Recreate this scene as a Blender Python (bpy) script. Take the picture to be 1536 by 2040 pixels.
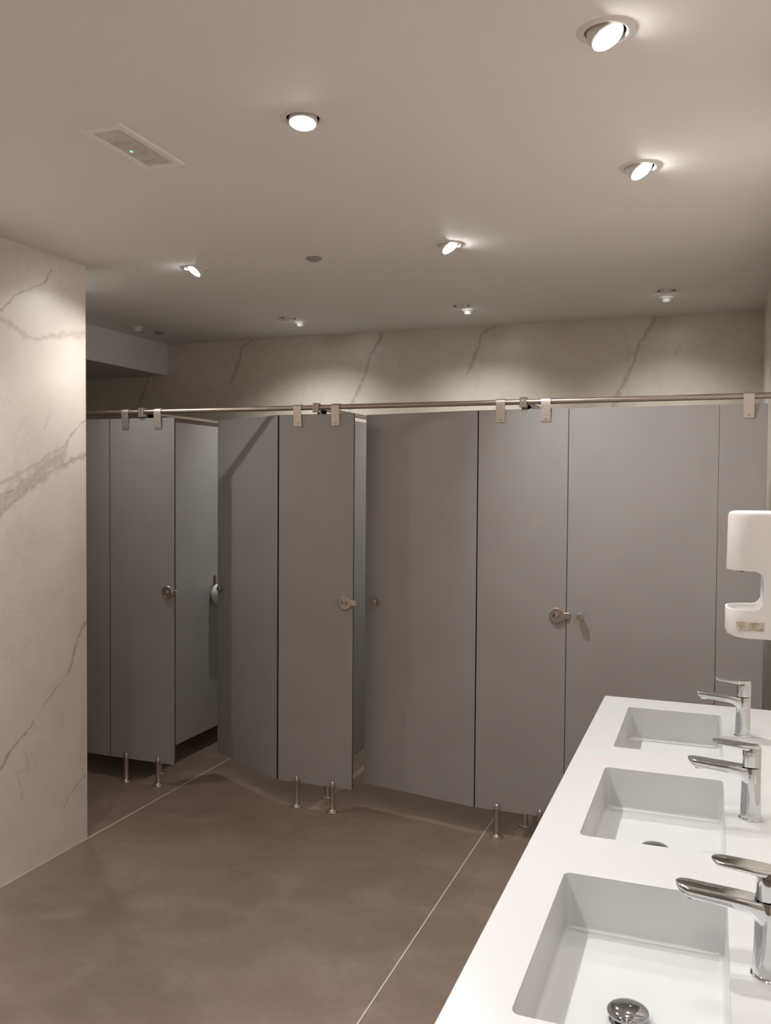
import bpy, bmesh, math
from mathutils import Vector, Matrix

for o in list(bpy.data.objects): bpy.data.objects.remove(o)
S = bpy.context.scene
COL = S.collection
PI = math.pi

# ------------------------------------------------------------------ camera
YAW, PITCH, ROLL, FPX = 0.359, 0.0316, -0.0072, 1741.26
cy, sy = math.cos(YAW), math.sin(YAW)
fw = Vector((-sy*math.cos(PITCH), cy*math.cos(PITCH), -math.sin(PITCH)))
rt = Vector((cy, sy, 0)); dn = fw.cross(rt)
r2 = rt*math.cos(ROLL) + dn*math.sin(ROLL)
d2 = -rt*math.sin(ROLL) + dn*math.cos(ROLL)
cd = bpy.data.cameras.new('camera'); cam = bpy.data.objects.new('camera', cd); COL.objects.link(cam)
m = Matrix.Identity(4)
for i in range(3):
    m[i][0] = r2[i]; m[i][1] = -d2[i]; m[i][2] = -fw[i]
m[0][3], m[1][3], m[2][3] = 0, 0, 1.62
cam.matrix_world = m
cd.sensor_fit = 'VERTICAL'; cd.sensor_height = 32; cd.lens = FPX*32/2040
cd.clip_start = 0.02; cd.clip_end = 50
S.camera = cam

# ------------------------------------------------------------------ light levels, exposure
W = bpy.data.worlds.new('world'); S.world = W; W.use_nodes = True
W.node_tree.nodes['Background'].inputs[0].default_value = (0.02, 0.02, 0.02, 1)
W.node_tree.nodes['Background'].inputs[1].default_value = 0.2
S.view_settings.view_transform = 'Standard'; S.view_settings.look = 'None'
S.view_settings.exposure = 0.10; S.view_settings.gamma = 1; S.view_settings.use_curve_mapping = False
LAMP_COL = (1.0, 0.985, 0.98)
CUBICLE_COL = (0.985, 1.0, 0.955)
P_MAIN = 74.0       # main row spotlights (W of the spot)
P_CUB = 50.0        # lamps over the cubicles
LENS_EMIT = 120.0
DIM = {(-0.232, 1.925): 0.36, (-0.226, 2.765): 0.42, (-0.235, 0.95): 0.30, (-1.3, -0.8): 1.7, (-0.235, -0.5): 1.4, (-1.02, 0.85): 1.15, (-2.2, 0.85): 0.9, (-0.234, 4.525): 0.75, (-2.195, 3.397): 0.56, (-2.2, 2.12): 0.75, (-1.012, 3.395): 1.3}   # each lamp's own brightness

H = 2.582           # ceiling height
XL, YW = -2.64, 3.205
XR, YB, YF = 0.238, 5.194, 3.925
XFAR, YFRONT = -4.35, -2.6

# ------------------------------------------------------------------ material helpers
def mat(name, col, rough=0.5, metal=0.0, spec=0.5, bump=None, emit=None, aniso=0):
    m = bpy.data.materials.new(name); m.use_nodes = True
    b = m.node_tree.nodes['Principled BSDF']
    b.inputs['Base Color'].default_value = (*col, 1)
    b.inputs['Roughness'].default_value = rough
    b.inputs['Metallic'].default_value = metal
    b.inputs['Specular IOR Level'].default_value = spec
    if emit:
        b.inputs['Emission Color'].default_value = (*emit[0], 1); b.inputs['Emission Strength'].default_value = emit[1]
    return m
class G:
    """tiny node builder"""
    def __init__(s, m): s.t = m.node_tree; s.b = m.node_tree.nodes['Principled BSDF']
    def n(s, typ, **k):
        x = s.t.nodes.new(typ)
        for a, v in k.items(): setattr(x, a, v)
        return x
    def put(s, sock, v):
        if hasattr(v, 'is_output') or isinstance(v, bpy.types.NodeSocket): s.t.links.new(v, sock)
        else: sock.default_value = v
    def math(s, op, a, b=0.0, c=0.0, clamp=False):
        x = s.n('ShaderNodeMath', operation=op, use_clamp=clamp)
        s.put(x.inputs[0], a); s.put(x.inputs[1], b); s.put(x.inputs[2], c); return x.outputs[0]
    def vm(s, op, a, b=(0,0,0), scale=None):
        x = s.n('ShaderNodeVectorMath', operation=op)
        s.put(x.inputs[0], a); s.put(x.inputs[1], b)
        if scale is not None: s.put(x.inputs[3], scale)
        return x.outputs['Value'] if op in ('LENGTH', 'DOT_PRODUCT') else x.outputs[0]
    def noise(s, vec, scale, detail=4, rough=0.5):
        x = s.n('ShaderNodeTexNoise'); s.put(x.inputs['Vector'], vec)
        x.inputs['Scale'].default_value = scale; x.inputs['Detail'].default_value = detail
        x.inputs['Roughness'].default_value = rough; return x
    def mix(s, f, a, b):
        x = s.n('ShaderNodeMix', data_type='RGBA'); s.put(x.inputs[0], f)
        s.put(x.inputs[6], a); s.put(x.inputs[7], b); return x.outputs[2]
    def ramp(s, v, a, b, lo=0.0, hi=1.0, smooth=True):
        x = s.n('ShaderNodeMapRange'); x.interpolation_type = 'SMOOTHSTEP' if smooth else 'LINEAR'
        s.put(x.inputs[0], v); x.inputs[1].default_value = a; x.inputs[2].default_value = b
        x.inputs[3].default_value = lo; x.inputs[4].default_value = hi; return x.outputs[0]
    def pos(s): return s.n('ShaderNodeNewGeometry').outputs['Position']
    def sep(s, v):
        x = s.n('ShaderNodeSeparateXYZ'); s.put(x.inputs[0], v); return x.outputs
    def com(s, a, b, c=0.0):
        x = s.n('ShaderNodeCombineXYZ'); s.put(x.inputs[0], a); s.put(x.inputs[1], b); s.put(x.inputs[2], c); return x.outputs[0]

MARBLE = (0.67, 0.605, 0.53); VEIN = (0.30, 0.225, 0.165)
def marble(name, axis, polys, period=None, origin=0.0, joints=(), rough=0.34):
    m = mat(name, MARBLE, rough); g = G(m)
    P = g.pos(); x, y, z = g.sep(P)
    u = y if axis == 'Y' else x
    if period: uu = g.math('FLOORED_MODULO', g.math('SUBTRACT', u, origin), period)
    else: uu = u
    base = g.com(uu, z)
    nz = g.noise(base, 9, 6, 0.62)
    off = g.vm('SCALE', g.vm('SUBTRACT', nz.outputs['Color'], (0.5, 0.5, 0.5)), scale=0.055)
    p = g.vm('MULTIPLY', g.vm('ADD', base, off), (1, 1, 0))
    wn = g.noise(base, 26, 3).outputs[0]
    wmul = g.ramp(wn, 0.3, 0.7, 0.35, 1.35)
    acc = None
    for pts, w, st in polys:
        dmin = None
        for a, b in zip(pts[:-1], pts[1:]):
            ba = Vector((b[0]-a[0], b[1]-a[1], 0)); l2 = ba.length_squared
            pa = g.vm('SUBTRACT', p, (a[0], a[1], 0))
            h = g.math('MULTIPLY', g.vm('DOT_PRODUCT', pa, tuple(ba)), 1/l2, clamp=True)
            d = g.vm('LENGTH', g.vm('SUBTRACT', pa, g.vm('SCALE', tuple(ba), scale=h)))
            dmin = d if dmin is None else g.math('MINIMUM', dmin, d)
        v = g.math('DIVIDE', dmin, g.math('MULTIPLY', wmul, w))
        v = g.ramp(v, 0.15, 1.3, st, 0.0)
        acc = v if acc is None else g.math('MAXIMUM', acc, v)
    grain = g.noise(P, 5.0, 5, 0.6).outputs[0]
    faint = g.ramp(g.math('ABSOLUTE', g.math('SUBTRACT', g.noise(P, 1.1, 7, 0.62).outputs[0], 0.5)), 0.0, 0.012, 0.10, 0.0)
    if acc is not None:
        acc = g.math('MULTIPLY', acc, g.ramp(g.noise(base, 60, 3).outputs[0], 0.3, 0.6, 0.6, 1.05))
        f = g.math('MAXIMUM', acc, faint)
    else: f = faint
    c0 = g.mix(g.ramp(grain, 0.35, 0.7, 0, 1), (MARBLE[0]*.965, MARBLE[1]*.96, MARBLE[2]*.95, 1), (MARBLE[0]*1.02, MARBLE[1]*1.02, MARBLE[2]*1.03, 1))
    c = g.mix(f, c0, (*VEIN, 1))
    jl = [g.ramp(g.math('ABSOLUTE', g.math('SUBTRACT', u, j)), 0.0012, 0.0022, 1, 0) for j in joints]
    for j in jl: c = g.mix(g.math('MULTIPLY', j, 0.45), c, (0.78, 0.73, 0.66, 1))
    g.t.links.new(c, g.b.inputs['Base Color'])
    return m

VL=[
 ([(2.999, 2.514), (2.948, 2.46), (2.867, 2.41), (2.798, 2.367), (2.736, 2.321), (2.704, 2.286), (2.5, 2.18), (2.2, 2.05)],0.007,0.6),
 ([(2.4, 2.30), (2.704, 2.25), (2.77, 2.238), (2.824, 2.219), (2.908, 2.212), (3.012, 2.245), (3.105, 2.264), (3.21, 2.286)],0.018,0.38),
 ([(3.208, 1.901), (3.135, 1.847), (3.087, 1.8), (3.08, 1.774), (3.033, 1.724)],0.008,0.55),
 ([(3.087, 1.792), (2.978, 1.738), (2.856, 1.678), (2.778, 1.64), (2.699, 1.615), (2.3, 1.45)],0.012,0.4),
 ([(3.204, 1.745), (3.102, 1.713), (2.999, 1.674), (2.904, 1.616), (2.811, 1.571), (2.698, 1.5), (2.2, 1.2)],0.018,0.5),
 ([(3.033, 1.724), (2.934, 1.673), (2.833, 1.609), (2.698, 1.54), (2.2, 1.25)],0.050,0.42),
 ([(2.839, 1.638), (2.756, 1.587), (2.698, 1.559)],0.004,0.8),
 ([(3.21, 1.005), (3.156, 0.938), (3.129, 0.887), (3.09, 0.782)],0.012,0.6),
 ([(3.09, 0.782), (3.024, 0.748), (2.981, 0.707), (2.932, 0.675)],0.006,0.5),
 ([(2.871, 0.616), (2.859, 0.598), (2.769, 0.545), (2.689, 0.481), (2.3, 0.2)],0.008,0.7),
 ([(3.199, 0.302), (3.139, 0.271), (3.093, 0.234), (3.055, 0.192)],0.008,0.4),
 ([(2.824, 0.502), (2.852, 0.431), (2.782, 0.432), (2.809, 0.319)],0.012,0.22),
 ([(2.98, 1.918), (2.959, 1.874), (2.944, 1.842)],0.008,0.25),
 ([(3.038, 2.476), (3.056, 2.441), (3.065, 2.417)],0.006,0.25),
]
VB=[
 ([(0.177, 2.574), (0.104, 2.541), (0.081, 2.458), (0.047, 2.375), (0.0, 2.302)],0.017,0.5),
 ([(1.104, 2.575), (1.064, 2.501), (1.023, 2.449), (0.996, 2.37), (0.969, 2.26), (0.911, 2.159), (0.85, 2.05), (0.6, 1.6)],0.018,0.5),
 ([(1.246, 2.417), (1.217, 2.362)],0.006,0.35),
 ([(0.961, 2.404), (0.948, 2.341)],0.014,0.2),
]
M_wl = marble('marble_left', 'Y', VL, joints=(0.35, 1.55))
M_wb = marble('marble_back', 'X', VB, period=1.652, origin=-3.082, joints=(-3.84, -3.082, -1.43))
M_wr = marble('marble_plain', 'Y', [])

def floor_mat():
    m = mat('floor_slab', (0.2, 0.14, 0.11), 0.42, spec=0.4); g = G(m)
    P = g.pos(); x, y, z = g.sep(P)
    n1 = g.noise(P, 1.6, 7, 0.65).outputs[0]; n2 = g.noise(P, 30, 4, 0.7).outputs[0]
    n3 = g.noise(P, 5.5, 6, 0.7).outputs[0]
    a = g.mix(g.ramp(n1, 0.3, 0.7), (0.202, 0.146, 0.116, 1), (0.262, 0.195, 0.158, 1))
    a = g.mix(g.math('MULTIPLY', g.ramp(n3, 0.45, 0.7), 0.42), a, (0.31, 0.245, 0.206, 1))
    a = g.mix(g.math('MULTIPLY', g.ramp(n2, 0.42, 0.75), 0.34), a, (0.17, 0.12, 0.094, 1))
    for gx, w in ((-2.6405, 0.0030), (-0.974, 0.0020)):
        j = g.ramp(g.math('ABSOLUTE', g.math('SUBTRACT', x, gx)), w*0.7, w*1.15, 1, 0)
        a = g.mix(j, a, (0.72, 0.66, 0.58, 1))
    g.t.links.new(a, g.b.inputs['Base Color'])
    r = g.ramp(n3, 0.3, 0.7, 0.36, 0.52); g.t.links.new(r, g.b.inputs['Roughness'])
    return m
M_floor = floor_mat()
def paint(name, col, rough=0.7):
    m = mat(name, col, rough, spec=0.3); g = G(m)
    n = g.noise(g.pos(), 140, 3).outputs[0]
    bp = g.n('ShaderNodeBump'); bp.inputs['Strength'].default_value = 0.06; bp.inputs['Distance'].default_value = 0.002
    g.t.links.new(n, bp.inputs['Height']); g.t.links.new(bp.outputs[0], g.b.inputs['Normal'])
    return m
M_ceil = paint('ceiling_paint', (0.81, 0.78, 0.75))
M_beam = paint('beam_paint', (0.74, 0.73, 0.74))
def hpl():
    m = mat('grey_laminate', (0.33, 0.312, 0.30), 0.40, spec=0.45); g = G(m)
    tc = g.n('ShaderNodeTexCoord').outputs['Object']
    n = g.noise(tc, 3.0, 4).outputs[0]
    c = g.mix(g.ramp(n, 0.3, 0.7), (0.345, 0.332, 0.324, 1), (0.365, 0.352, 0.345, 1))
    g.t.links.new(c, g.b.inputs['Base Color'])
    bp = g.n('ShaderNodeBump'); bp.inputs['Strength'].default_value = 0.05; bp.inputs['Distance'].default_value = 0.001
    g.t.links.new(g.noise(tc, 350, 2).outputs[0], bp.inputs['Height']); g.t.links.new(bp.outputs[0], g.b.inputs['Normal'])
    return m
M_hpl = hpl()
M_core = mat('dark_panel_edge', (0.10, 0.088, 0.078), 0.5)
def brushed(name, col, rough):
    m = mat(name, col, rough, metal=1.0); g = G(m)
    tc = g.n('ShaderNodeTexCoord').outputs['Object']
    n = g.noise(g.vm('MULTIPLY', tc, (8, 8, 300)), 1.0, 3).outputs[0]
    g.t.links.new(g.ramp(n, 0.3, 0.7, rough-.06, rough+.08), g.b.inputs['Roughness'])
    return m
M_steel = brushed('brushed_steel', (0.56, 0.50, 0.45), 0.34)
M_plate = brushed('satin_plate_steel', (0.70, 0.64, 0.575), 0.48)
M_tube = brushed('tube_steel', (0.50, 0.44, 0.385), 0.40)
M_chrome = mat('chrome', (0.68, 0.69, 0.70), 0.06, metal=1.0)
M_chrome_d = mat('dark_chrome', (0.42, 0.43, 0.44), 0.08, metal=1.0)
M_dark = mat('dark_slot', (0.015, 0.013, 0.012), 0.6)
def solid_surface():
    m = mat('white_solid_surface', (0.59, 0.593, 0.586), 0.22, spec=0.5); g = G(m)
    P = g.pos()
    d = g.vm('LENGTH', g.vm('MULTIPLY', g.vm('SUBTRACT', P, (-0.262, 2.469, 0.86)), (1, 1.5, 1)))
    n = g.noise(P, 24, 3).outputs[0]
    f = g.ramp(g.math('ADD', d, g.math('MULTIPLY', g.math('SUBTRACT', n, 0.5), 0.05)), 0.005, 0.055, 0.22, 0)
    c = g.mix(f, (0.59, 0.593, 0.586, 1), (0.80, 0.45, 0.42, 1))
    g.t.links.new(c, g.b.inputs['Base Color'])
    return m
M_ss = solid_surface()
M_disp = mat('white_plastic', (0.88, 0.86, 0.845), 0.28)
def residue():
    m = mat('adhesive_residue', (0.55, 0.46, 0.33), 0.6); g = G(m)
    P = g.pos(); n = g.noise(P, 70, 3).outputs[0]
    c = g.mix(g.ramp(n, 0.35, 0.65), (0.42, 0.34, 0.22, 1), (0.68, 0.62, 0.50, 1))
    g.t.links.new(c, g.b.inputs['Base Color']); return m
M_res = residue()
M_ring = mat('white_lamp_enamel', (0.74, 0.70, 0.66), 0.4)
M_frame = mat('white_frame', (0.86, 0.83, 0.79), 0.5)
M_can = mat('dark_recess', (0.06, 0.055, 0.05), 0.6)
M_lens = mat('lamp_lens', (1, 1, 1), 0.3, emit=((1.0, 0.98, 0.96), LENS_EMIT))
M_lens_soft = mat('lamp_lens_dim', (1, 1, 1), 0.3, emit=((1.0, 0.98, 0.96), LENS_EMIT*.35))
M_lens_c = mat('lamp_lens_cool', (1, 1, 1), 0.3, emit=((0.98, 1.0, 0.98), LENS_EMIT*.5))
M_paper = mat('white_paper', (0.85, 0.83, 0.80), 0.9)
M_card = mat('cardboard', (0.35, 0.26, 0.18), 0.9)
M_bracket = mat('brown_metal', (0.16, 0.115, 0.09), 0.4, metal=0.6)
M_white = mat('white_sensor', (0.78, 0.77, 0.74), 0.4)
M_grey = mat('grey_vent', (0.33, 0.31, 0.30), 0.5)
def diffuser():
    m = mat('dusty_diffuser', (0.5, 0.46, 0.4), 0.35); g = G(m)
    P = g.pos(); n = g.noise(P, 22, 6, 0.7).outputs[0]; n2 = g.noise(g.vm('MULTIPLY', P, (90, 12, 1)), 1, 2).outputs[0]
    c = g.mix(g.ramp(n, 0.35, 0.68), (0.56, 0.51, 0.45, 1), (0.74, 0.70, 0.63, 1))
    c = g.mix(g.math('MULTIPLY', g.ramp(n2, 0.4, 0.7), 0.2), c, (0.48, 0.43, 0.37, 1))
    g.t.links.new(c, g.b.inputs['Base Color']); return m
M_diff = diffuser()
M_led = mat('green_led', (0.1, 0.8, 0.4), 0.4, emit=((0.08, 0.95, 0.38), 2.2))

# ------------------------------------------------------------------ mesh helpers
def link(name, bm, m, parent=None, smooth=None, bevel=0.0, seg=2, mats=None):
    bmesh.ops.recalc_face_normals(bm, faces=bm.faces)
    me = bpy.data.meshes.new(name); bm.to_mesh(me); bm.free()
    for mm in (mats or [m]): me.materials.append(mm)
    o = bpy.data.objects.new(name, me); COL.objects.link(o)
    if parent: o.parent = parent
    if smooth is not None or bevel:
        for p in me.polygons: p.use_smooth = True
        me.set_sharp_from_angle(angle=math.radians(smooth or 35))
    if bevel:
        b = o.modifiers.new('bevel', 'BEVEL'); b.width = bevel; b.segments = seg; b.limit_method = 'ANGLE'; b.angle_limit = math.radians(40)
        b.harden_normals = True
    return o
def box(bm, x0, x1, y0, y1, z0, z1, mi=0):
    v = [bm.verts.new(c) for c in ((x0,y0,z0),(x1,y0,z0),(x1,y1,z0),(x0,y1,z0),(x0,y0,z1),(x1,y0,z1),(x1,y1,z1),(x0,y1,z1))]
    fs = [bm.faces.new([v[i] for i in f]) for f in ((0,3,2,1),(4,5,6,7),(0,1,5,4),(1,2,6,5),(2,3,7,6),(3,0,4,7))]
    for f in fs: f.material_index = mi
    return fs
def boxbm(*a):
    bm = bmesh.new(); box(bm, *a); return bm
def loft(bm, rings, cap0=True, cap1=True, mi=0):
    R = [[bm.verts.new(p) for p in r] for r in rings]; n = len(R[0])
    for a, b in zip(R[:-1], R[1:]):
        for i in range(n):
            f = bm.faces.new((a[i], a[(i+1)%n], b[(i+1)%n], b[i])); f.material_index = mi
    if cap0: bm.faces.new(R[0][::-1]).material_index = mi
    if cap1: bm.faces.new(R[-1]).material_index = mi
def frame(axis):
    d = Vector(axis).normalized(); a = Vector((0,0,1)) if abs(d.z) < 0.9 else Vector((1,0,0))
    u = d.cross(a).normalized(); return u, d.cross(u), d
def lathe(bm, prof, org=(0,0,0), axis=(0,0,1), n=40, cap0=True, cap1=True, mi=0):
    u, v, d = frame(axis); o = Vector(org)
    loft(bm, [[o + d*h + (u*math.cos(2*PI*i/n) + v*math.sin(2*PI*i/n))*r for i in range(n)] for r, h in prof], cap0, cap1, mi)
def tube(bm, a, b, r, n=24, mi=0):
    a, b = Vector(a), Vector(b); lathe(bm, [(r, 0), (r, (b-a).length)], a, b-a, n, mi=mi)
def rrect(cx, cy, w, h, r, n=5):
    pts = []
    for k, (sx, sy_) in enumerate(((1,1),(-1,1),(-1,-1),(1,-1))):
        for i in range(n+1):
            a = PI/2*k + PI/2*i/n
            pts.append((cx + sx*(w/2-r) + r*math.cos(a), cy + sy_*(h/2-r) + r*math.sin(a)))
    return pts
def thing(name, label, cat, loc=(0,0,0), rotz=0.0, group=None):
    o = bpy.data.objects.new(name, None); COL.objects.link(o); o.empty_display_size = 0.05
    o.location = loc; o.rotation_euler = (0, 0, rotz); o['label'] = label; o['category'] = cat
    if group: o['group'] = group
    return o
def tag(o, label, cat, group=None):
    o['label'] = label; o['category'] = cat
    if group: o['group'] = group
    return o
def struct(name, bm, m, label, cat, **k):
    o = link(name, bm, m, **k); o['kind'] = 'structure'; o['label'] = label; o['category'] = cat; return o
def dup(root, loc=None, rotz=None, label=None):
    def cp(o, par):
        c = o.copy(); COL.objects.link(c)
        if par: c.parent = par
        for ch in o.children: cp(ch, c)
        return c
    r = cp(root, None)
    if loc is not None: r.location = loc
    if rotz is not None: r.rotation_euler = (0, 0, rotz)
    if label: r['label'] = label
    return r

# ------------------------------------------------------------------ the setting
T = 0.12
struct('floor', boxbm(XFAR-T, XR+T, YFRONT-T, YB+T, -0.1, 0), M_floor, 'dark taupe large-slab floor with thin pale joints', 'floor')
struct('wall_back', boxbm(XFAR-T, XR+T, YB, YB+T, 0, H), M_wb, 'beige marble-look tiled wall behind the toilet cubicles', 'wall')
struct('wall_right', boxbm(XR, XR+T, YFRONT-T, YB, 0, H), M_wr, 'beige wall on the right behind the washbasins', 'wall')
struct('wall_left', boxbm(XFAR-T, XL, YFRONT, YW, 0, H), M_wl, 'beige marble-look wall with grey-brown veins on the left', 'wall')
struct('wall_far', boxbm(XFAR-T, XFAR, YW, YB, 0, H), M_wr, 'wall closing the recess past the left wall', 'wall')
struct('wall_front', boxbm(XL, XR, YFRONT-T, YFRONT, 0, H), M_wr, 'beige wall behind the camera', 'wall')
struct('trim_1', boxbm(XFAR, -3.579, YW, YB, 2.366, H), M_beam, 'painted boxed beam under the ceiling at the far left', 'beam')

# lamps: (x, y, aim(x,y,z), kind, label)
LAMPS = [
 (-0.232, 1.925, (0.427, -0.155, -0.891), 'main', 'lit recessed spotlight nearest the camera, tilted right, top right of the ceiling'),
 (-1.030, 2.105, (0.015, -0.173, -0.985), 'main', 'lit recessed spotlight facing down, beside the emergency light'),
 (-0.226, 2.765, (0.532, -0.173, -0.829), 'main', 'lit spotlight tilted right, second in the row above the washbasins'),
 (-1.012, 3.395, (0.582, -0.082, -0.809), 'main', 'lit spotlight tilted right in the middle of the ceiling, in front of the cubicles'),
 (-2.195, 3.397, (-0.395, -0.470, -0.788), 'main', 'lit spotlight tilted left, beside the end of the left wall'),
 (-2.333, 4.585, (-0.020, 0.275, -0.961), 'cub', 'spotlight turned towards the back wall over the cubicle with the half-open door'),
 (-1.284, 4.560, (-0.020, 0.275, -0.961), 'cub', 'spotlight turned towards the back wall over the cubicle with the slightly ajar door'),
 (-0.234, 4.525, (-0.020, 0.275, -0.961), 'cub', 'spotlight turned towards the back wall over the rightmost cubicle'),
 (-0.235, 0.95, (0.492, -0.087, -0.866), 'main', 'added unseen spotlight over the near end of the washbasins, outside the picture'),  # unseen lamps, down to the entrance-side ones, added to brighten the room
 (-1.02, 0.85, (0.0, 0.1, -1), 'main', 'added unseen spotlight in the middle of the ceiling, outside the picture'),
 (-2.2, 2.12, (-0.500, 0.000, -0.866), 'main', 'added unseen spotlight tilted to the left wall, outside the picture'),
 (-2.2, 0.85, (-0.500, 0.000, -0.866), 'main', 'added unseen spotlight tilted to the left wall, behind the camera'),
 (-0.235, -0.5, (0.3, 0.1, -0.9), 'main', 'added unseen spotlight over the entrance side, behind the camera'),
 (-1.3, -0.8, (0.0, 0.1, -1), 'main', 'added unseen spotlight in the middle of the entrance side, behind the camera'),
 (-3.07, 3.56, (0.50, -0.22, -0.84), 'alcove', 'spotlight in the recess hidden by the left wall'),
]
# ceiling with round holes for the lamps
HOLE_R = 0.046
def ceiling():
    bm = bmesh.new()
    es = []
    def loop(pts):
        vs = [bm.verts.new((x, y, H)) for x, y in pts]
        for i in range(len(vs)): es.append(bm.edges.new((vs[i], vs[(i+1) % len(vs)])))
    loop([(XFAR-T, YFRONT-T), (XR+T, YFRONT-T), (XR+T, YB+T), (XFAR-T, YB+T)])
    for l in LAMPS: loop([(l[0]+HOLE_R*math.cos(2*PI*i/28), l[1]+HOLE_R*math.sin(2*PI*i/28)) for i in range(28)])
    bmesh.ops.triangle_fill(bm, use_beauty=True, use_dissolve=False, edges=es)
    r = bmesh.ops.extrude_face_region(bm, geom=bm.faces[:])
    for v in [g for g in r['geom'] if isinstance(g, bmesh.types.BMVert)]: v.co.z += 0.14
    return struct('ceiling', bm, M_ceil, 'smooth plastered warm white ceiling with recessed spotlights', 'ceiling')
ceiling()

# ------------------------------------------------------------------ spotlights
def make_lamp(x, y, aim, kind, label):
    t = thing('ceiling_spotlight', label, 'spotlight', (x, y, H), 0, 'recessed ceiling spotlights')
    bm = bmesh.new()   # fixed trim ring, thin with rounded section
    ro, ri = 0.061, 0.044
    prof = [(ri, 0.004), (ri, -0.001), (ri+.003, -0.004), (ro-.004, -0.003), (ro, 0.0)]
    lathe(bm, prof, n=44, cap0=False, cap1=False)
    link('trim_ring', bm, M_ring, t, smooth=40)
    bm = bmesh.new()   # recessed can above the hole
    lathe(bm, [(HOLE_R-.001, -0.0), (HOLE_R-.001, 0.10)], n=36, cap0=False, cap1=True)
    link('recess_can', bm, M_can, t, smooth=40)
    d = Vector(aim).normalized()
    # lamp head: short cylinder pivoting in the ring
    c = Vector((0, 0, -0.004))
    bm = bmesh.new()
    R0 = 0.0375 if kind == 'main' else 0.033
    lathe(bm, [(0.026, -0.045), (R0-.003, -0.030), (R0, -0.004), (R0, 0.008), (R0-.003, 0.011), (R0-.004, 0.008)], c, d, 40)
    hd = link('lamp_head', bm, M_ring, t, smooth=40)
    bm = bmesh.new()
    lathe(bm, [(R0-.004, 0.0083), (0.016, 0.0115), (0.001, 0.012)], c, d, 36)
    link('lens', bm, M_lens_soft if x in (-2.195, -2.2) else M_lens if kind == 'main' else M_lens_c, hd, smooth=60)
    ld = bpy.data.lights.new('spot_beam', 'SPOT'); lo = bpy.data.objects.new('spot_beam', ld); COL.objects.link(lo)
    lo.parent = t; lo.location = c + d*0.016
    lo.rotation_euler = d.to_track_quat('-Z', 'Y').to_euler()
    ld.spot_size = math.radians(84 if x == -2.195 else 96 if x == -2.2 else {'main': 118, 'cub': 120, 'alcove': 130}[kind]); ld.spot_blend = 1.0; ld.shadow_soft_size = 0.028
    ld.color = CUBICLE_COL if kind == 'cub' else LAMP_COL
    ld.energy = {'main': P_MAIN, 'cub': P_CUB, 'alcove': 34.0}[kind] * DIM.get((x, y), 1.0)
    return t
for l in LAMPS: make_lamp(*l)

# ------------------------------------------------------------------ other ceiling fittings
def sensor(x, y, label):
    bm = bmesh.new()
    lathe(bm, [(0.036, 0), (0.036, 0.004), (0.033, 0.007), (0.024, 0.009), (0.022, 0.018), (0.016, 0.025), (0.004, 0.028)], axis=(0,0,-1), n=32)
    o = link('motion_sensor', bm, M_white, smooth=35); o.location = (x, y, H); return tag(o, label, 'sensor', 'motion sensors over the cubicles')
sensor(-2.327, 4.735, 'small white domed sensor over the cubicle with the half-open door')
sensor(-1.283, 4.692, 'small white domed sensor over the cubicle with the slightly ajar door')
sensor(-0.243, 4.700, 'small white domed sensor over the rightmost cubicle')
sensor(-3.361, 4.559, 'small white domed sensor near the boxed beam, with no lit spotlight beside it')
def vent(x, y, label):
    bm = bmesh.new()
    lathe(bm, [(0.034, 0), (0.034, 0.003), (0.026, 0.008), (0.022, 0.013), (0.010, 0.015), (0.002, 0.015)], axis=(0,0,-1), n=32)
    o = link('ceiling_sprinkler', bm, M_grey, smooth=35); o.location = (x, y, H); return tag(o, label, 'sprinkler', 'small grey ceiling discs')
vent(-1.612, 3.408, 'small grey disc fitting in the open ceiling between two lit spotlights')
vent(-3.340, 4.755, 'small grey disc fitting at the far left beside the boxed beam')

def emergency():
    cx, cyy = -1.573, 2.120
    t = thing('emergency_light', 'rectangular recessed emergency light with dusty cover and green indicator', 'light', (cx, cyy, H), 0.015)
    w, l = 0.134, 0.318; iw, il = 0.094, 0.262
    bm = bmesh.new()
    o = [(-w/2,-l/2),(w/2,-l/2),(w/2,l/2),(-w/2,l/2)]; i = [(-iw/2,-il/2),(iw/2,-il/2),(iw/2,il/2),(-iw/2,il/2)]
    def L(p, z): return [bm.verts.new((a, b, z)) for a, b in p]
    A = L(o, 0); B = L([(a*.97, b*.985) for a, b in o], -0.006); C = L(i, -0.0065); D = L(i, -0.0005)
    for P_, Q in ((A, B), (B, C), (C, D)):
        for k in range(4): bm.faces.new((P_[k], P_[(k+1)%4], Q[(k+1)%4], Q[k]))
    link('frame', bm, M_frame, t)
    bm = bmesh.new(); box(bm, -iw/2, iw/2, -il/2, il/2, -0.0028, -0.0004)
    d = link('diffuser', bm, M_diff, t)
    bm = bmesh.new(); lathe(bm, [(0.0042, 0), (0.0042, 0.001), (0.002, 0.0022)], (-0.024, 0.020, -0.0028), (0,0,-1), 16)
    led = link('indicator', bm, M_led, d); led['label'] = 'glowing green indicator'
emergency()

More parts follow.
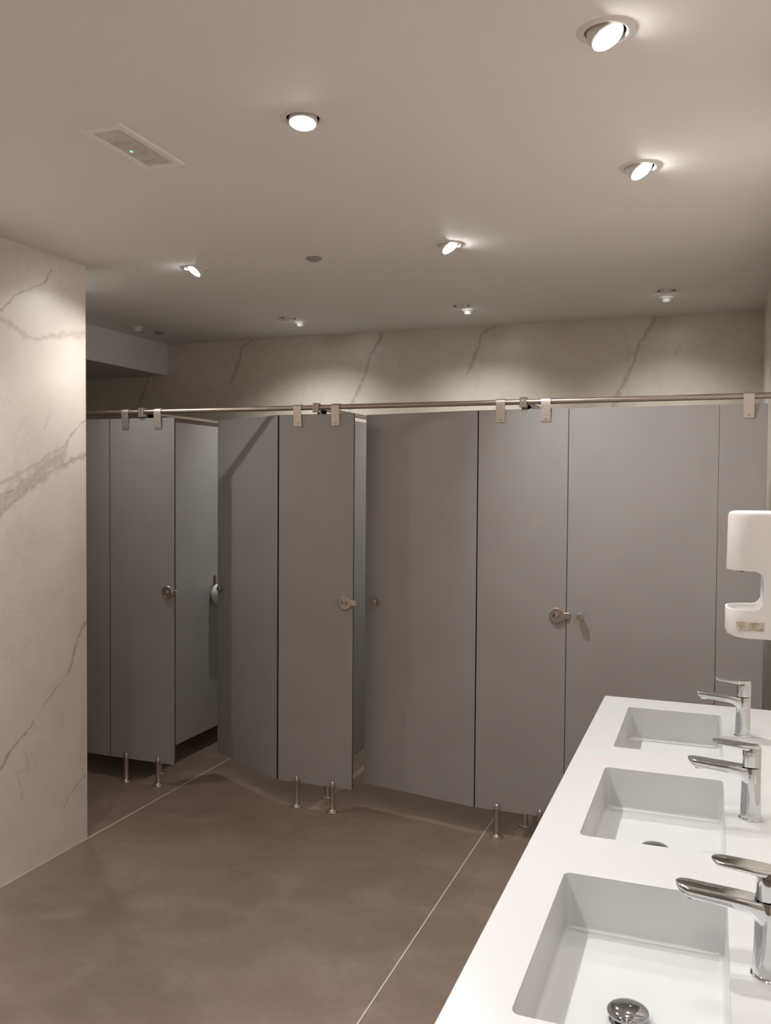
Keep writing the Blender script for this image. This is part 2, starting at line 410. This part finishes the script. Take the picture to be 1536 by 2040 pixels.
# ------------------------------------------------------------------ cubicle hardware
ZB, ZT = 0.117, 1.964
TH = 0.013
ZR = 1.997
def add_foot(parent, x, y):
    """post with domed top and flared round base, front face of panel"""
    bm = bmesh.new()
    lathe(bm, [(0.031, 0), (0.031, 0.004), (0.029, 0.007), (0.018, 0.009), (0.0145, 0.012), (0.0125, 0.016), (0.0125, 0.132),
               (0.0128, 0.133), (0.0110, 0.138), (0.0108, 0.142), (0.0085, 0.149), (0.004, 0.153), (0.0008, 0.154)], (x, y, 0), n=32)
    return link('foot', bm, M_steel, parent, smooth=35)
def add_bracket(parent, x, yf):
    """strap folded over the rail and hanging down the panel front"""
    bm = bmesh.new()
    w = 0.021; rr = 0.0138; to = 0.003
    # cross-section in local (y,z): centre of rail at (yr, ZR)
    yr = RAILY - yf
    outer = []; inner = []
    for k in range(13):
        a = PI*k/12            # from +y side over the top to -y side
        outer.append((yr + (rr+to)*math.cos(a), ZR + (rr+to)*math.sin(a)))
        inner.append((yr + rr*math.cos(a), ZR + rr*math.sin(a)))
    yo = -0.0035
    outer += [(yr-rr-to, ZR-0.006), (min(yr-rr-to, yo), ZR-0.016), (yo, 1.906)]
    inner += [(yr-rr, ZR-0.006), (min(yr-rr, -0.0004), ZR-0.016), (-0.0004, 1.906)]
    n = len(outer)
    V = {}
    for s in (-1, 1):
        for j, (P_, tagn) in enumerate(((outer, 'o'), (inner, 'i'))):
            for k in range(n): V[s, tagn, k] = bm.verts.new((x+s*w, P_[k][0], P_[k][1]))
    for k in range(n-1):
        bm.faces.new((V[-1,'o',k], V[1,'o',k], V[1,'o',k+1], V[-1,'o',k+1]))
        bm.faces.new((V[-1,'i',k], V[1,'i',k], V[1,'i',k+1], V[-1,'i',k+1]))
        for s in (-1, 1): bm.faces.new((V[s,'o',k], V[s,'o',k+1], V[s,'i',k+1], V[s,'i',k]))
    for k in (0, n-1): bm.faces.new((V[-1,'o',k], V[1,'o',k], V[1,'i',k], V[-1,'i',k]))
    o = link('bracket', bm, M_plate, parent, smooth=30)
    for zz in (1.952, 1.919):
        bm = bmesh.new()
        lathe(bm, [(0.0062, 0), (0.0062, 0.001), (0.0048, 0.0024), (0.0026, 0.0026), (0.0022, 0.001)], (x+0.001, yo, zz), (0, -1, 0), 16)
        link('bolt', bm, M_dark if zz > 1.95 else M_steel, o)
    return o
RAILY = YF + 0.006
def add_lock(parent, x, z):
    bm = bmesh.new()
    ax = (0, -1, 0)
    lathe(bm, [(0.034, 0), (0.034, 0.0075), (0.0315, 0.0105), (0.0265, 0.0105), (0.0255, 0.0078), (0.001, 0.0078)], (x, 0, z), ax, 44)
    o = link('lock', bm, M_steel, parent, smooth=32)
    bm = bmesh.new()
    lathe(bm, [(0.0085, 0.0), (0.0085, 0.010), (0.0068, 0.013), (0.001, 0.0135)], (x+0.001, -0.0078, z+0.001), ax, 24)
    link('turn_button', bm, M_steel, o, smooth=40)
    bm = bmesh.new(); box(bm, x-0.0165, x-0.0105, -0.0086, -0.0077, z-0.007, z+0.007)
    link('indicator_slot', bm, M_dark, o)
    bm = bmesh.new(); box(bm, x+0.020, x+0.058, -0.0075, -0.0002, z-0.015, z+0.014)
    link('keep', bm, M_steel, o, bevel=0.004, seg=3)
    return o
def add_hinge(parent, x, z):
    bm = bmesh.new(); tube(bm, (x, TH+0.004, z-0.035), (x, TH+0.004, z+0.035), 0.006, 16)
    link('hinge', bm, M_steel, parent, smooth=40)
def panel_bm(x0, x1, y0=0, y1=TH, z0=ZB, z1=ZT):
    bm = bmesh.new(); fs = box(bm, x0, x1, y0, y1, z0, z1)
    for f in fs:
        n = f.normal if f.normal.length else None
    bm.normal_update()
    dims = (x1-x0, y1-y0); thin = 1 if dims[1] < dims[0] else 0
    for f in bm.faces:
        if abs(f.normal[thin]) < 0.5: f.material_index = 1
    return bm
def front_panel(x0, x1, bx, fx, label, lock=True, hinge=True):
    t = thing('cubicle_front_panel', label, 'panel', ((x0+x1)/2, YF, 0), 0, 'fixed front panels of the toilet cubicles')
    cx = (x0+x1)/2
    link('panel', panel_bm(x0-cx+.0015, x1-cx-.0015), M_hpl, t, mats=[M_hpl, M_core], bevel=0.0012)
    for b in bx: add_bracket(t, b-cx, YF)
    for f in fx: add_foot(t, f-cx, -0.0135)
    if lock: add_lock(t, x1-cx-0.041, 1.039)
    if hinge:
        for z in (0.32, 1.75): add_hinge(t, x0-cx+0.009, z)
    return t
X1, X2, X3, X4, X5, X6, X7 = -3.075, -2.662, -2.047, -1.638, -1.019, -0.607, 0.0186
XE = 0.205
front_panel(X1, X2, (-2.970, -2.764), (-2.962, -2.757), 'grey fixed panel on two steel feet, nearest the left wall')
front_panel(X3, X4, (-1.941, -1.736), (-1.933, -1.737), 'grey fixed panel on two steel feet between the half-open and the slightly ajar door')
front_panel(X5, X6, (-0.915, -0.709), (-0.909, -0.711), 'grey fixed panel between the slightly ajar door and the closed door')
front_panel(X7, XE, (0.130,), (0.125,), 'narrow grey fixed panel at the right end, behind the soap dispenser', lock=False)

def door(hx, width, ang, label, knob_u):
    """hinged on the right at x=hx, leaf extends to -x, opens inwards (free edge to +y)"""
    t = thing('cubicle_door', label, 'door', (hx-0.0015, YF+TH, 0), -ang, 'doors of the toilet cubicles')
    lf = link('leaf', panel_bm(-width, 0, -TH, 0), M_hpl, t, mats=[M_hpl, M_core], bevel=0.0012)
    bm = bmesh.new()
    box(bm, 0.0, 0.0012, -TH+0.003, -0.0008, ZB+0.002, ZT-0.002); box(bm, -width-0.0012, -width, -TH+0.003, -0.0008, ZB+0.002, ZT-0.002)
    link('gap_light_block', bm, M_dark, t)  # dark strips added in the door gaps to block light leaking through
    bm = bmesh.new()
    lathe(bm, [(0.0085, 0), (0.0085, 0.012), (0.0155, 0.014), (0.0165, 0.018), (0.0165, 0.028), (0.015, 0.030), (0.001, 0.0305)], (-knob_u, -TH, 1.04), (0, -1, 0), 32)
    link('knob', bm, M_tube, t, smooth=35)
    bm = bmesh.new()
    for z in (0.32, 1.75): box(bm, -0.05, -0.006, 0, 0.003, z-0.03, z+0.03)
    link('hinge_plate', bm, M_steel, t)
    return t
door(X1, 0.612, math.radians(2.5), 'grey cubicle door only partly showing, cut off by the left wall', 0.56)
door(X3, 0.590, math.radians(28.5), 'grey cubicle door standing half open, far edge turned inwards', 0.535)
door(X5, 0.612, math.radians(11.2), 'grey cubicle door slightly ajar beside a narrow gap', 0.545)
door(X7, X7-X6-0.0030, 0.0, 'grey cubicle door fully closed, behind the washbasins', 0.560)

def side_partition(x, label):
    t = thing('cubicle_side_partition', label, 'partition', (x, YF, 0), 0, 'partitions between the toilet cubicles')
    y0, y1 = 0.022, YB-YF-0.004
    link('panel', panel_bm(-TH/2, TH/2, y0, y1), M_hpl, t, mats=[M_hpl, M_core], bevel=0.0012)
    bm = bmesh.new(); lathe(bm, [(0.031, 0), (0.031, 0.004), (0.028, 0.007), (0.016, 0.009), (0.0135, 0.014), (0.0135, 0.116)], (0, 0.158, 0), n=32)
    link('foot', bm, M_steel, t, smooth=35)
    bm = bmesh.new(); box(bm, -0.016, -TH/2, 0.05, 0.09, 1.90, ZT+0.022); box(bm, TH/2, 0.016, 0.05, 0.09, 1.90, ZT+0.022); box(bm, -0.016, 0.016, 0.05, 0.09, ZT, ZT+0.022)
    link('rail_clip', bm, M_steel, t)
    return t
XP = (-2.868, -1.842, -0.812)
side_partition(XP[0], 'grey side partition seen through the doorway with the half-open door')
side_partition(XP[1], 'grey side partition seen through the narrow gap of the ajar door')
side_partition(XP[2], 'grey side partition hidden behind the third fixed panel, only its foot showing')

# overhead rail
t = thing('overhead_rail', 'long brushed steel tube running along the top of all cubicle fronts', 'rail', (-2.0, RAILY, ZR))
def tubobj(name, a, b, r, par):
    bm = bmesh.new(); tube(bm, a, b, r, 28); return link(name, bm, M_tube, par, smooth=40)
tubobj('front_tube', (XFAR+0.002+2.0, 0, 0), (XR-0.002+2.0, 0, 0), 0.0125, t)
bm = bmesh.new(); lathe(bm, [(0.028, 0), (0.028, 0.004), (0.018, 0.007), (0.0165, 0.025)], (XR-0.0005+2.0, 0, 0), (-1, 0, 0), 32)
f = link('wall_flange', bm, M_tube, t, smooth=35)
for x in XP:
    bm = bmesh.new()
    tube(bm, (x+2.0-0.017, 0, 0), (x+2.0+0.017, 0, 0), 0.0165, 28)
    box(bm, x+2.0-0.016, x+2.0+0.016, -0.014, 0.012, -0.025, 0.020)
    for sx in (-0.0085, 0.0085): tube(bm, (x+2.0+sx, -0.0125, -0.026), (x+2.0+sx, -0.0125, 0.021), 0.0075, 20)
    tube(bm, (x+2.0, 0.008, -0.002), (x+2.0, 0.045, -0.002), 0.0155, 28)
    link('tee_connector', bm, M_tube, t, smooth=35)
    tubobj('cross_tube', (x+2.0, 0.03, -0.002), (x+2.0, YB-RAILY-0.002, -0.002), 0.0115, t)

# toilet roll on the side partition
def roll():
    x0 = XP[0] + TH/2; y0, z0 = 4.640, 0.948
    h = thing('toilet_roll_holder', 'brown metal toilet roll holder on the partition, behind the half-open door', 'holder', (x0, y0, z0))
    bm = bmesh.new(); box(bm, 0.0, 0.003, -0.010, 0.020, -0.03, 0.105)
    link('mounting_plate', bm, M_bracket, h, bevel=0.001)
    bm = bmesh.new(); tube(bm, (0.002, 0, 0), (0.128, 0, 0), 0.008, 20); lathe(bm, [(0.012, 0), (0.012, 0.005)], (0.128, 0, 0), (1,0,0), 20)
    link('spindle', bm, M_bracket, h, smooth=40)
    bm = bmesh.new()
    n = 48
    lathe(bm, [(0.0215, 0), (0.0575, 0), (0.060, 0.003), (0.060, 0.097), (0.0575, 0.100), (0.0215, 0.100), (0.0215, 0)], (0.016, 0, -0.006), (1,0,0), n, cap0=False, cap1=False)
    r = link('paper', bm, M_paper, None, smooth=35)
    rt_ = thing('toilet_roll', 'white toilet paper roll beside the edge of the half-open door', 'toilet paper', (x0, y0, z0))
    r.parent = rt_
    bm = bmesh.new(); lathe(bm, [(0.0195, 0), (0.0213, 0), (0.0213, 0.101), (0.0195, 0.101), (0.0195, 0)], (0.0155, 0, -0.006), (1,0,0), 32, cap0=False, cap1=False)
    link('cardboard_core', bm, M_card, rt_, smooth=35)
roll()

# ------------------------------------------------------------------ washbasin counter
ZC = 0.86; CX0, CX1, CY0, CY1 = -0.356, XR-0.001, 1.06, 3.230
BX, BW, BL = -0.112, 0.298, 0.494
BYS = (1.470, 2.160, 2.850)
ct = thing('washbasin_countertop', 'long white solid-surface counter with three moulded rectangular basins', 'countertop', (0, 0, 0))
bm = bmesh.new(); es = []
def lp(pts):
    vs = [bm.verts.new((x, y, ZC)) for x, y in pts]
    for i in range(len(vs)): es.append(bm.edges.new((vs[i], vs[(i+1) % len(vs)])))
lp([(CX0, CY0), (CX1, CY0), (CX1, CY1), (CX0, CY1)])
for yc in BYS: lp(rrect(BX, yc, BW, BL, 0.014))
bmesh.ops.triangle_fill(bm, use_beauty=True, use_dissolve=False, edges=es)
r = bmesh.ops.extrude_face_region(bm, geom=bm.faces[:])
for v in [g for g in r['geom'] if isinstance(g, bmesh.types.BMVert)]: v.co.z -= 0.012
slab = link('worktop', bm, M_ss, ct, bevel=0.0016, seg=3)
bm = bmesh.new()
box(bm, CX0+0.0002, CX0+0.020, CY0+0.0002, CY1-0.0002, 0.70, ZC-0.0121)
box(bm, CX0+0.020, CX1, CY0+0.0002, CY0+0.020, 0.70, ZC-0.0121)
box(bm, CX0+0.020, CX1, CY1-0.020, CY1-0.0002, 0.70, ZC-0.0121)
box(bm, CX0+0.020, CX1, CY0+0.020, CY1-0.020, 0.70, 0.712)
link('apron', bm, M_ss, ct)
basin0 = None
for yc in BYS:
    if basin0 is None:
        bm = bmesh.new(); rings = []
        def ring(w, l, rr, z): rings.append([(x, y, z) for x, y in rrect(0, 0, w, l, rr)])
        ring(BW-0.0002, BL-0.0002, 0.014, ZC-0.004)
        ring(BW-0.0002, BL-0.0002, 0.014, ZC-0.0123)
        ring(BW+0.012, BL+0.012, 0.02, ZC-0.0125)
        ring(BW+0.012, BL+0.012, 0.02, 0.736)
        rings_out = rings[::-1]; rings = []
        ring(BW-0.0008, BL-0.0008, 0.0138, ZC-0.004)
        for k in range(7):
            a = PI/2*k/6; rr = 0.012
            ring(BW-0.006-2*rr*(1-math.cos(a)), BL-0.006-2*rr*(1-math.cos(a)), 0.014+0.001*k*0, 0.762-rr*math.sin(a))
        ring(0.06, 0.06, 0.0299, 0.746)
        loft(bm, rings_out + rings, cap0=True, cap1=True)
        basin0 = b = link('basin', bm, M_ss, ct, smooth=38)
        bm = bmesh.new()
        lathe(bm, [(0.031, 0), (0.031, 0.0015), (0.029, 0.003), (0.020, 0.003), (0.016, 0.004), (0.016, 0.010)], (0, 0, 0.7465), n=36)
        lathe(bm, [(0.016, 0.010), (0.030, 0.0105), (0.0335, 0.0125), (0.034, 0.015), (0.033, 0.018), (0.028, 0.0215), (0.018, 0.0243), (0.008, 0.0252), (0.0008, 0.0254)], (0, 0, 0.7465), n=40)
        dr = link('drain_stopper', bm, M_chrome_d, b, smooth=60); dr['label'] = 'domed chrome drain stopper'
        dr.location = (-0.004, -0.016, 0)
        b.location = (BX, yc, 0)
    else:
        b = basin0.copy(); COL.objects.link(b); b.parent = ct; b.location = (BX, yc, 0)
        for ch in basin0.children:
            c = ch.copy(); COL.objects.link(c); c.parent = b

# ------------------------------------------------------------------ faucets
def sect(x, w, z0, z1, p=3.2, n=28):
    pts = []
    zc, hh = (z0+z1)/2, (z1-z0)/2
    for i in range(n):
        a = 2*PI*i/n; c, s = math.cos(a), math.sin(a)
        pts.append((x, w*math.copysign(abs(c)**(2/p), c), zc + hh*math.copysign(abs(s)**(2/p), s)))
    return pts
def make_faucet():
    t = thing('faucet', '', 'faucet', (0, 0, 0), 0, 'chrome mixer taps on the counter')
    bm = bmesh.new()
    lathe(bm, [(0.0255, 0), (0.0258, 0.003), (0.0245, 0.005), (0.0235, 0.006)], n=44)
    link('base_ring', bm, M_chrome, t, smooth=35)
    bm = bmesh.new()
    lathe(bm, [(0.0232, 0.006), (0.0222, 0.03), (0.0212, 0.06), (0.0208, 0.09), (0.0208, 0.118), (0.0200, 0.1205), (0.001, 0.1208)], n=44)
    link('body', bm, M_chrome, t, smooth=35)
    # spout
    bm = bmesh.new()
    R_ = []
    SP = [(0.010, 0.0195, 0.080, 0.1195), (-0.012, 0.0200, 0.083, 0.1205), (-0.020, 0.0200, 0.090, 0.1212), (-0.026, 0.0200, 0.0965, 0.1218), (-0.034, 0.0199, 0.1005, 0.1225),
          (-0.050, 0.0197, 0.1030, 0.1238), (-0.080, 0.0195, 0.1060, 0.1256), (-0.105, 0.0193, 0.1085, 0.1272), (-0.118, 0.0193, 0.1105, 0.1280)]
    for k in range(1, 9):
        a = PI/2*k/8*0.985
        SP.append((-0.118-0.020*math.sin(a), 0.0193*math.cos(a), 0.1105+0.014*math.sin(a)**2, 0.1280+0.0006*math.sin(a)))
    for a_ in SP: R_.append(sect(*a_, 5.5))
    loft(bm, R_)
    sp = link('spout', bm, M_chrome, t, smooth=50)
    bm = bmesh.new(); lathe(bm, [(0.0105, 0), (0.0105, 0.006), (0.008, 0.0065), (0.008, 0.004), (0.001, 0.004)], (-0.112, 0, 0.1115), (0.12, 0, -1), 24)
    link('aerator', bm, M_chrome, sp, smooth=35)
    # lever block + lever
    bm = bmesh.new(); R_ = []
    for z, r_, e in ((0.1225, 0.0190, 0), (0.1232, 0.0205, 0), (0.145, 0.0205, 0), (0.162, 0.0205, 0), (0.1675, 0.0195, 0), (0.1700, 0.0165, 0)):
        ring_ = []
        for i in range(36):
            a = 2*PI*i/36; c, s = math.cos(a), math.sin(a); p = 2.9
            ring_.append((0.0005 + r_*math.copysign(abs(c)**(2/p), c), r_*0.98*math.copysign(abs(s)**(2/p), s), z))
        R_.append(ring_)
    loft(bm, R_)
    hb = link('handle', bm, M_chrome, t, smooth=45)
    bm = bmesh.new(); R_ = []
    LV = [(0.014, 0.0160, 0.160, 0.1700), (-0.006, 0.0198, 0.1595, 0.1712), (-0.020, 0.0200, 0.1605, 0.1720), (-0.030, 0.0199, 0.1625, 0.1726), (-0.050, 0.0196, 0.1648, 0.1738), (-0.065, 0.0192, 0.1660, 0.1745)]
    for k in range(1, 9):
        a = PI/2*k/8*0.985
        LV.append((-0.065-0.020*math.sin(a), 0.0192*math.cos(a), 0.1660+0.0066*math.sin(a)**2, 0.1745+0.0006*math.sin(a)))
    for a_ in LV: R_.append(sect(*a_, 5.0))
    loft(bm, R_)
    link('lever', bm, M_chrome, hb, smooth=50)
    return t
fa = make_faucet(); fa.location = (0.092, 1.462, ZC); fa['label'] = 'chrome mixer tap nearest the camera, cut by the right edge'
dup(fa, (0.092, 2.150, ZC), None, 'chrome mixer tap at the middle basin')
dup(fa, (0.096, 2.862, ZC), None, 'chrome mixer tap at the farthest basin')

# ------------------------------------------------------------------ soap dispenser (boolean-cut solid, cutters removed)
def applied(o, cutters):
    for c in cutters:
        md = o.modifiers.new('cut', 'BOOLEAN'); md.operation = 'DIFFERENCE'; md.object = c; md.solver = 'EXACT'
    bv = o.modifiers.new('bev', 'BEVEL'); bv.width = 0.0022; bv.segments = 3; bv.limit_method = 'ANGLE'; bv.angle_limit = math.radians(35)
    bpy.context.view_layer.update()
    me = bpy.data.meshes.new_from_object(o.evaluated_get(bpy.context.evaluated_depsgraph_get()))
    o.modifiers.clear(); o.data = me
    for c in cutters: bpy.data.objects.remove(c)
    for p in me.polygons: p.use_smooth = True
    me.set_sharp_from_angle(angle=math.radians(32))
def dispenser():
    # local frame: origin at the wall, x negative towards the room, y along the wall
    yc = 1.815; t = thing('soap_dispenser', 'white wall-mounted touchless soap dispenser with a catch tray and tape residue', 'soap dispenser', (XR, yc, 0))
    D, Wd = XR-0.024, 0.115
    def plan(z, d, w, r):
        pts = [(0.0, -w/2), (0.0, w/2)]
        for k in range(9):
            a = PI/2*k/8; pts.append((-d + r - r*math.sin(a), w/2 - r + r*math.cos(a)))
        for k in range(9):
            a = PI/2*k/8; pts.append((-d + r - r*math.cos(a), -w/2 + r - r*math.sin(a)))
        return [(x, y, z) for x, y in pts]
    bm = bmesh.new()
    loft(bm, [plan(1.336, D-0.014, Wd-0.014, 0.040), plan(1.340, D-0.004, Wd-0.004, 0.044), plan(1.348, D-0.001, Wd, 0.045), plan(1.40, D-0.0005, Wd, 0.045), plan(1.565, D-0.003, Wd, 0.045), plan(1.571, D-0.005, Wd-0.004, 0.043), plan(1.574, D-0.012, Wd-0.016, 0.036)])
    body = link('body', bm, M_disp, t)
    # cut-out: rounded window profile in XZ, swept along Y
    bm = bmesh.new(); x1 = -(XR-0.090); r = 0.018
    prof = [(-D-0.05, 1.390), (-D-0.05, 1.463)]
    for k in range(9):
        a = PI/2*k/8; prof.append((x1 - r + r*math.sin(a), 1.463 - r + r*math.cos(a)))
    for k in range(9):
        a = PI/2*k/8; prof.append((x1 - r + r*math.cos(a), 1.390 + r - r*math.sin(a)))
    loft(bm, [[(x, -0.1, z) for x, z in prof], [(x, 0.1, z) for x, z in prof]])
    c1 = link('cutter', bm, M_disp)
    c1.location = (XR, yc, 0)
    # tray hollow
    bm = bmesh.new()
    rings = []
    for z, s in ((1.42, 1.0), (1.385, 1.0), (1.372, 0.95), (1.364, 0.84), (1.360, 0.62), (1.3585, 0.3)):
        ring_ = []
        for i in range(36):
            a = 2*PI*i/36; c, s_ = math.cos(a), math.sin(a); p = 2.6
            ring_.append((-(D - 0.041) + 0.0365*s*math.copysign(abs(c)**(2/p), c), 0.0525*s*math.copysign(abs(s_)**(2/p), s_), z))
        rings.append(ring_)
    loft(bm, rings)
    c2 = link('cutter', bm, M_disp); c2.location = (XR, yc, 0)
    applied(body, [c1, c2])
    bm = bmesh.new(); lathe(bm, [(0.006, 0), (0.006, 0.003), (0.004, 0.006), (0.001, 0.006)], (-D+0.030, 0, 1.463), (0, 0, -1), 18)
    link('nozzle', bm, M_dark, t)
    bm = bmesh.new(); box(bm, -(XR-0.044), -(XR-0.092), -Wd/2-0.0006, -Wd/2+0.0002, 1.352, 1.368)
    rs = link('tape_residue', bm, M_res, t); rs['label'] = 'brownish tape residue'
dispenser()
